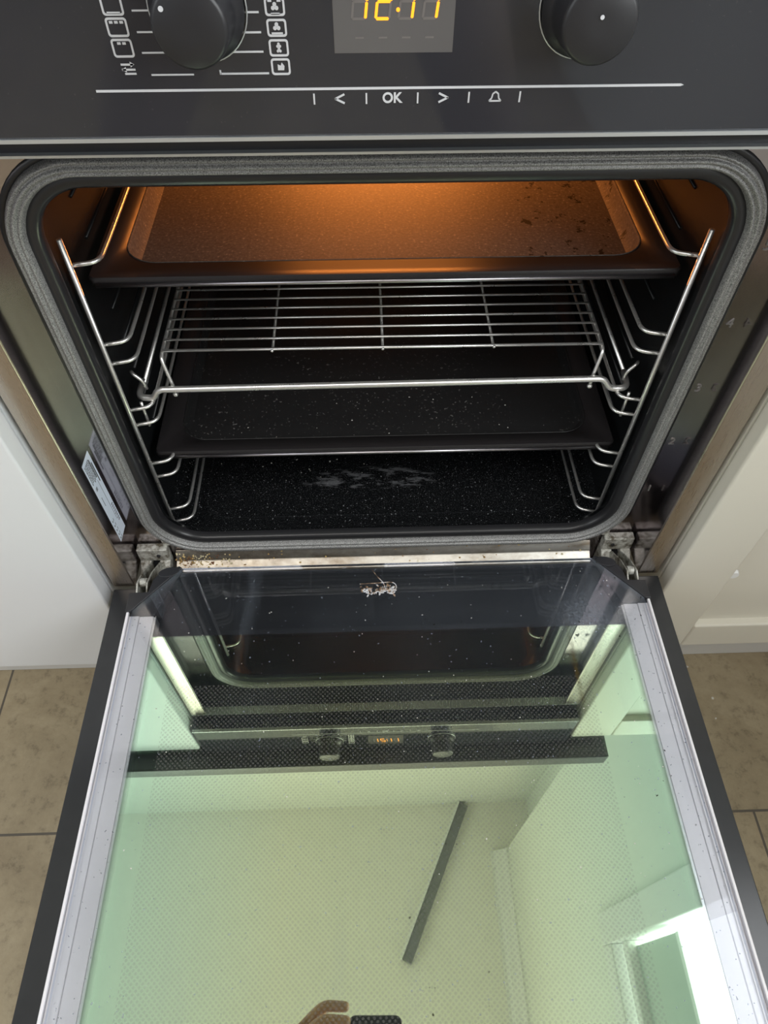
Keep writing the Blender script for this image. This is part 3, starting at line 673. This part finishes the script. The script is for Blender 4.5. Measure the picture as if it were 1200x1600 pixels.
# ------------------------------------------------------------------ baking trays
def make_tray(name, zr_, depth, label, mats, y0=0.072, y1=0.425, xh=0.2305, rim=0.022, frontrim=0.020):
    t = thing(name, (0, 0.25, zr_), label, 'baking tray', None)
    bm = bmesh.new()
    def R3(dx0, dy0, dy1, z, r): return [(x, y, z) for x, y in rrect(-xh+dx0, xh-dx0, y0+dy0, y1-dy1, r, 10)]
    rings = [R3(0.0, 0.0, 0.0, zr_-0.007, 0.006), R3(0.0, 0.0, 0.0, zr_-0.0015, 0.006), R3(0.0010, 0.0010, 0.001, zr_, 0.006), R3(rim, frontrim, 0.02, zr_, 0.028), R3(rim+0.001, frontrim+0.001, 0.022, zr_-0.002, 0.028),
             R3(rim+0.0025, frontrim+0.003, 0.023, zr_-depth+0.004, 0.026), R3(rim+0.0065, frontrim+0.007, 0.027, zr_-depth, 0.022)]
    loft(bm, rings[:4]); bmesh.ops.remove_doubles(bm, verts=bm.verts[:], dist=1e-6)
    o = finish('rim', bm, mats[1], t, smooth=True)
    md = o.modifiers.new('s', 'SOLIDIFY'); md.thickness = 0.0008; md.offset = -1
    bm = bmesh.new(); loft(bm, rings[3:], caps=(False, True)); b_ = finish('pan', bm, mats[0], t, smooth=True)
    try: b_.data.set_sharp_from_angle(angle=math.radians(40)); o.data.set_sharp_from_angle(angle=math.radians(40))
    except Exception: pass
    tubeo('front_edge', [(-xh+0.006, y0-0.0006, zr_-0.0055), (xh-0.006, y0-0.0006, zr_-0.0055)], 0.0019, M_edge, t)
    md = b_.modifiers.new('s', 'SOLIDIFY'); md.thickness = 0.0008; md.offset = -1
    return t
make_tray('baking_tray', 0.3325, 0.017, 'deep baking tray in the top slot, lit orange by the oven lamp', (M_tray, M_rim))
make_tray('baking_tray', 0.1345, 0.012, 'shallow dark baking tray in the lower slot, dusty with crumbs', (M_traydark, M_rim), frontrim=0.016)

# ------------------------------------------------------------------ wire rack and raised grid
rack = thing('oven_rack', (0, 0.25, 0.205), 'chromed oven rack frame with thick front bar in the middle slot', 'oven rack')
zb = 0.218
pts = [(-0.2255, 0.095, 0.2085), (-0.2255, 0.073, 0.2085), (-0.2110, 0.071, 0.2085), (-0.2060, 0.072, 0.218), (0.1980, 0.074, 0.219), (0.2045, 0.072, 0.2085), (0.2220, 0.073, 0.2080), (0.2240, 0.095, 0.2085)]
tubeo('front_bar', fillet(pts, 0.007), 0.0030, M_wire, rack, 14)
for s in (-1, 1):
    tubeo('side_bar', [(s*0.2240, 0.090, 0.2085), (s*0.2240, 0.418, 0.2085)], 0.0019, M_wire, rack)
    tubeo('stop_hook', fillet([(s*0.2180, 0.079, 0.2130), (s*0.2190, 0.079, 0.222), (s*0.2260, 0.080, 0.2300), (s*0.2290, 0.085, 0.2285)], 0.004), 0.0016, M_wire, rack, 8)
    tubeo('stop_pin', [(s*0.2235, 0.069, 0.206), (s*0.2235, 0.069, 0.176)], 0.0015, M_wire, rack, 8)
tubeo('rear_bar', [(-0.2240, 0.418, 0.2085), (0.2240, 0.418, 0.2085)], 0.0026, M_wire, rack)
grid = thing('roasting_grid', (0, 0.22, 0.212), 'fine chromed wire grid on bent legs standing raised inside the oven rack', 'wire grid')
GZ = 0.2440
ys = [0.0925+0.0148*k for k in range(22)]
xl, xr = -0.1995, 0.1945
for k, yy in enumerate(ys):
    dz = 0
    tubeo('cross_wire', [(xl, yy+0.0012, GZ), (xr, yy-0.0000+0.0, GZ+0.0)], 0.00105 if k else 0.00135, M_wire, grid, 8)
for xx in (-0.1015, -0.0030, 0.0965): 
    tubeo('stay_wire', fillet([(xx, 0.0905, GZ+0.0006), (xx, 0.0935, GZ-0.0028), (xx, 0.410, GZ-0.0028)], 0.003), 0.0013, M_wire, grid, 8)
for sx, xx in ((-1, xl), (1, xr)):
    p = fillet([(xx-sx*0.006, 0.0785, 0.2070), (xx-sx*0.006, 0.0790, 0.2150), (xx, 0.0870, 0.2405), (xx, 0.0960, GZ-0.0022), (xx, 0.400, GZ-0.0022), (xx-sx*0.006, 0.408, 0.2120)], 0.006)
    tubeo('leg_wire', p, 0.0018, M_wire, grid, 8)
    bm = bmesh.new(); bmesh.ops.create_icosphere(bm, subdivisions=2, radius=0.0026, matrix=Matrix.Translation((xx-sx*0.006, 0.0785, 0.2062))); finish('foot', bm, M_wire, grid, smooth=True)

# ------------------------------------------------------------------ crumbs, residue
def blobs(name, items, material, label, cat='crumbs', kind='stuff'):
    bm = bmesh.new()
    for (x, y, z, r) in items:
        mtx = Matrix.Translation((x, y, z+r*0.35)) @ Matrix.Rotation(random.random()*6, 4, 'Z') @ Matrix.Diagonal((random.uniform(0.7, 1.4), random.uniform(0.6, 1.1), 0.45, 1))
        bmesh.ops.create_icosphere(bm, subdivisions=1, radius=r, matrix=mtx)
    return tag(finish(name, bm, material), label, cat, kind=kind)
its = [(random.gauss(-0.10, 0.05), random.uniform(0.075, 0.17), 0.0085, random.choice((0.0006, 0.0008, 0.0011, 0.0016))) for _ in range(90)]
its = [i for i in its if abs(i[0]) < 0.2] + [(random.uniform(-0.19, 0.19), random.uniform(0.07, 0.2), 0.0085, 0.0006) for _ in range(60)]
blobs('crumbs', its, M_crumb, 'white crumbs scattered over the black oven floor')
blobs('crumbs', [(random.uniform(-0.19, 0.19), random.uniform(0.10, 0.16), 0.1228, random.choice((0.0005, 0.0007, 0.0009))) for _ in range(45)], M_crumb, 'few pale crumbs lying on the shallow dark baking tray')
its = []
for _ in range(170):
    yy = random.uniform(0.0205, 0.0375); its.append((-0.234+abs(random.gauss(0, 0.030)), yy, 0.0105-(YF-yy)*0.85, random.choice((0.0007, 0.0009, 0.0013))))
for _ in range(60): yy = random.uniform(0.0205, 0.0375); its.append((random.uniform(-0.22, 0.22), yy, 0.0105-(YF-yy)*0.85, random.choice((0.0006, 0.0010, 0.0014))))
blobs('crumbs', its, M_crumb2, 'golden and brown crumbs caught on the steel sill between gasket and door')
its = [(random.uniform(-0.235, 0.235), random.uniform(-0.33, -0.02), ZG, random.choice((0.0004, 0.0005, 0.0007))) for _ in range(130)]
blobs('crumbs', its, M_crumb, 'tiny pale specks and crumbs on the open door glass')
bm = bmesh.new()
for _ in range(70):
    t = random.uniform(-1, 1); x = -0.012+t*0.017; y = -0.036+0.006*abs(t)*random.uniform(-1, 0.8)+random.gauss(0, 0.0022)
    r = random.uniform(0.0007, 0.0019)
    bmesh.ops.create_icosphere(bm, subdivisions=1, radius=r, matrix=Matrix.Translation((x, y, ZG)) @ Matrix.Rotation(random.random()*3, 4, 'Z') @ Matrix.Diagonal((1.8, 0.8, 0.25, 1)))
tube(bm, catmull([(-0.030, -0.0285, ZG), (-0.015, -0.0280, ZG), (0.003, -0.0275, ZG), (0.007, -0.034, ZG), (0.000, -0.0405, ZG)]), 0.0005, 6)
tube(bm, catmull([(-0.017, -0.012, ZG), (-0.012, -0.020, ZG), (-0.006, -0.028, ZG), (-0.004, -0.036, ZG)]), 0.0005, 6)
tag(finish('burnt_residue', bm, M_burnt, smooth=True), 'brown and whitish burnt spill stuck on the door glass near its hinge edge', 'burnt spill')
# dust fluff on the floor tiles
blobs('crumbs', [(0.452, 0.03, ZF, 0.002), (0.47, -0.05, ZF, 0.0016), (0.43, 0.0, ZF, 0.001), (0.475, -0.02, ZF, 0.0022)], M_crumb, 'few white crumbs on the floor tiles right of the open door')

# strip seen mirrored in the door glass
a = Vector((0.462, 0.605, ZC-0.03)); c = Vector((0.110, -0.118, ZC-0.03)); d = (c-a).normalized(); nn = Vector((-d.y, d.x, 0))
bm = bmesh.new(); hw = 0.025
for lo_, hi_ in ((-hw, hw),):
    pts = [a+nn*lo_, a+nn*hi_, c+nn*hi_, c+nn*lo_]
    prism(bm, [(p.x, p.y) for p in pts], ZC-0.045, ZC, 'z')
strip = tag(finish('ceiling_rail', bm, mat('grey_rail', (0.16, 0.17, 0.16), 0.4), bev=0.003), 'long grey ceiling rail seen mirrored in the door glass', 'ceiling rail')
bm = bmesh.new(); pts = [a-nn*hw, a-nn*(hw+0.012), c-nn*(hw+0.012), c-nn*hw]; prism(bm, [(p.x, p.y) for p in pts], ZC-0.055, ZC, 'z')
finish('edge_strip', bm, M_pvc, strip)

# ------------------------------------------------------------------ the photographer (seen mirrored in steel and glass)
def skin(name, joints, chains, material, parent=None, sub=2, root=None):
    """joints: name -> (co, rx[, ry]); chains: lists of joint names"""
    names = list(joints); idx = {n: i for i, n in enumerate(names)}; ed = set()
    for ch in chains:
        for a_, b_ in zip(ch, ch[1:]): ed.add((idx[a_], idx[b_]))
    me = bpy.data.meshes.new(name); me.from_pydata([joints[n][0] for n in names], list(ed), [])
    o = bpy.data.objects.new(name, me); COL.objects.link(o); me.materials.append(material)
    md = o.modifiers.new('skin', 'SKIN'); md.use_smooth_shade = True; md.branch_smoothing = 0.3
    for i, n in enumerate(names):
        sv = me.skin_vertices[0].data[i]; rr_ = joints[n][1]; ry = joints[n][2] if len(joints[n]) > 2 else rr_; sv.radius = (rr_, ry)
        sv.use_root = (n == (root or names[0]))
    sb = o.modifiers.new('sub', 'SUBSURF'); sb.levels = sub; sb.render_levels = sub
    if parent is not None: o.parent = parent; o.matrix_parent_inverse = Matrix.Translation(-parent.location)
    return o
def C3(rx, uy, bz=0.0): return tuple(CAM+r2*rx+u2*uy-fwd*bz)     # a point next to the lens, in the frame of the held phone
FZ = ZF
J = dict(pelvis=((-0.08, -0.92, FZ+0.93), 0.125, 0.10), waist=((-0.07, -0.90, FZ+1.08), 0.115, 0.09), chest=((-0.05, -0.86, FZ+1.28), 0.135, 0.10), neckb=((-0.04, -0.82, FZ+1.44), 0.055), neck=((-0.04, -0.79, FZ+1.52), 0.048),
         headl=((-0.04, -0.75, FZ+1.58), 0.068, 0.075), head=((-0.04, -0.745, FZ+1.66), 0.078, 0.090), top=((-0.04, -0.76, FZ+1.73), 0.055, 0.062))
ch = [['pelvis', 'waist', 'chest', 'neckb', 'neck', 'headl', 'head', 'top']]
for s, fx, fy in ((-1, -0.50, -0.74), (1, 0.30, -0.88)):
    q_ = 'L' if s < 0 else 'R'
    J['sh'+q_] = ((-0.05+s*0.185, -0.84, FZ+1.39), 0.060)
    J['hip'+q_] = ((-0.08+s*0.10, -0.91, FZ+0.88), 0.088)
    kx = -0.08+s*0.10+(fx+0.08-s*0.10)*0.52
    J['kn'+q_] = ((kx, (-0.91+fy)/2+0.05, FZ+0.49), 0.058)
    J['an'+q_] = ((fx, fy-0.03, FZ+0.09), 0.038)
    J['ft'+q_] = ((fx+s*0.02, fy+0.08, FZ+0.035), 0.036, 0.026); J['toe'+q_] = ((fx+s*0.035, fy+0.16, FZ+0.028), 0.030, 0.020)
    J['el'+q_] = ((-0.05+s*0.26, -0.66, FZ+1.12), 0.042)
    ch += [['chest', 'sh'+q_, 'el'+q_], ['pelvis', 'hip'+q_, 'kn'+q_, 'an'+q_, 'ft'+q_, 'toe'+q_]]
# left hand grips the left long side of the phone, right hand its lower end
J['wrL'] = (C3(-0.185, -0.070, 0.050), 0.027, 0.021); J['paL'] = (C3(-0.135, -0.035, 0.035), 0.036, 0.018); J['knL2'] = (C3(-0.112, 0.000, 0.026), 0.034, 0.017)
ch += [['elL', 'wrL', 'paL', 'knL2']]
for i, (u0, ln) in enumerate(((0.024, 0.92), (0.004, 1.0), (-0.016, 0.95), (-0.035, 0.78))):
    a1, a2, a3 = 'fL%da' % i, 'fL%db' % i, 'fL%dc' % i
    J[a1] = (C3(-0.108, u0*0.9+0.012, 0.020), 0.0095); J[a2] = (C3(-0.084, u0*1.05+0.014, -0.002), 0.0088); J[a3] = (C3(-0.082+0.038*ln, u0*1.08+0.010, -0.004), 0.0074)
    ch.append(['knL2', a1, a2, a3])
J['tL1'] = (C3(-0.108, -0.050, 0.032), 0.0115); J['tL2'] = (C3(-0.078, -0.046, 0.030), 0.0100); J['tL3'] = (C3(-0.052, -0.036, 0.027), 0.0085); ch.append(['paL', 'tL1', 'tL2', 'tL3'])
J['wrR'] = (C3(0.095, -0.190, 0.060), 0.027, 0.021); J['paR'] = (C3(0.068, -0.145, 0.040), 0.035, 0.018); J['knR2'] = (C3(0.048, -0.120, 0.028), 0.033, 0.015)
ch += [['elR', 'wrR', 'paR', 'knR2']]
for i, (u0, ln) in enumerate(((-0.082, 0.92), (-0.101, 1.0), (-0.120, 0.95), (-0.138, 0.78))):
    a1, a2, a3 = 'fR%da' % i, 'fR%db' % i, 'fR%dc' % i
    J[a1] = (C3(0.058, u0, 0.022), 0.0095); J[a2] = (C3(0.048, u0, -0.002), 0.0088); J[a3] = (C3(0.048-0.040*ln, u0, -0.004), 0.0074)
    ch.append(['knR2', a1, a2, a3])
J['tR1'] = (C3(0.062, -0.100, 0.034), 0.0115); J['tR2'] = (C3(0.046, -0.080, 0.031), 0.0100); J['tR3'] = (C3(0.030, -0.062, 0.028), 0.0085); ch.append(['paR', 'tR1', 'tR2', 'tR3'])
person = skin('person', J, ch, M_skin)
tag(person, 'person in a grey sweater and beige trousers holding up a phone, mirrored in the oven', 'person')
def sub(keys, k, mn=0.0): return {n: (J[n][0],)+tuple(max(r*k, mn) for r in J[n][1:]) for n in keys}
def cloth(name, keys, chains, k, material):
    o = skin(name, sub(keys, k), chains, material, None); o.parent = person; return o
cloth('sweater', ['pelvis', 'waist', 'chest', 'neckb', 'shL', 'shR', 'elL', 'elR', 'wrL', 'wrR'], [['pelvis', 'waist', 'chest', 'neckb'], ['chest', 'shL', 'elL', 'wrL'], ['chest', 'shR', 'elR', 'wrR']], 1.22, M_shirt)
cloth('trousers', ['pelvis', 'hipL', 'knL', 'anL', 'hipR', 'knR', 'anR'], [['pelvis', 'hipL', 'knL', 'anL'], ['pelvis', 'hipR', 'knR', 'anR']], 1.26, M_trousers)
for q_ in 'LR':
    cloth('slipper', ['an'+q_, 'ft'+q_, 'toe'+q_], [['an'+q_, 'ft'+q_, 'toe'+q_]], 1.12, M_shoe)
# face and hair
hc = Vector(J['head'][0])
bm = bmesh.new(); bmesh.ops.create_uvsphere(bm, u_segments=24, v_segments=16, radius=1.0, matrix=Matrix.Translation(hc+Vector((0, -0.022, 0.030))) @ Matrix.Diagonal((0.086, 0.098, 0.092, 1)))
bmesh.ops.delete(bm, geom=[v for v in bm.verts if (v.co.y > hc.y+0.035 and v.co.z < hc.z+0.075)], context='VERTS')
o = finish('hair', bm, M_hair, None, smooth=True); o.parent = person
bm = bmesh.new(); tube(bm, [hc+Vector((0, 0.078, 0.015)), hc+Vector((0, 0.098, -0.015)), hc+Vector((0, 0.080, -0.022))], lambda t: 0.008+0.006*t, 10)
o = finish('nose', bm, M_skin, None, smooth=True); o.parent = person
for s in (-1, 1):
    bm = bmesh.new(); tube(bm, [hc+Vector((s*0.076, 0.0, 0.02)), hc+Vector((s*0.088, -0.008, 0.0)), hc+Vector((s*0.078, -0.002, -0.03))], 0.008, 8)
    o = finish('ear', bm, M_skin, None, smooth=True); o.parent = person
for s in (-1, 1):
    bm = bmesh.new(); bmesh.ops.create_icosphere(bm, subdivisions=2, radius=0.0105, matrix=Matrix.Translation(hc+Vector((s*0.030, 0.073, 0.012)))); o = finish('eye', bm, M_ink, None, smooth=True); o.parent = person
bm = bmesh.new(); tube(bm, [hc+Vector((-0.022, 0.070, -0.050)), hc+Vector((0, 0.080, -0.052)), hc+Vector((0.022, 0.070, -0.050))], 0.005, 8); o = finish('mouth', bm, mat('lips', (0.45, 0.18, 0.15), 0.5), None, smooth=True); o.parent = person
# phone: lens side towards the oven, the lens itself is where the picture is taken from
ph = thing('smartphone', tuple(CAM-fwd*0.02), 'dark smartphone held in both hands, its edge mirrored in the door glass', 'phone')
bm = bmesh.new(); R_ = Matrix((r2, u2, -fwd)).transposed().to_4x4(); R_.translation = CAM
prism(bm, rrect(-0.048, 0.028, -0.128, 0.032, 0.010, 8), 0.006, 0.0145, 'z'); bm.transform(R_)
body = finish('phone_body', bm, M_phone, ph, bev=0.001)
bm = bmesh.new(); prism(bm, rrect(-0.0455, 0.0255, -0.1255, 0.0295, 0.008, 8), 0.0145, 0.0149, 'z'); bm.transform(R_); finish('phone_screen', bm, M_disp, ph)
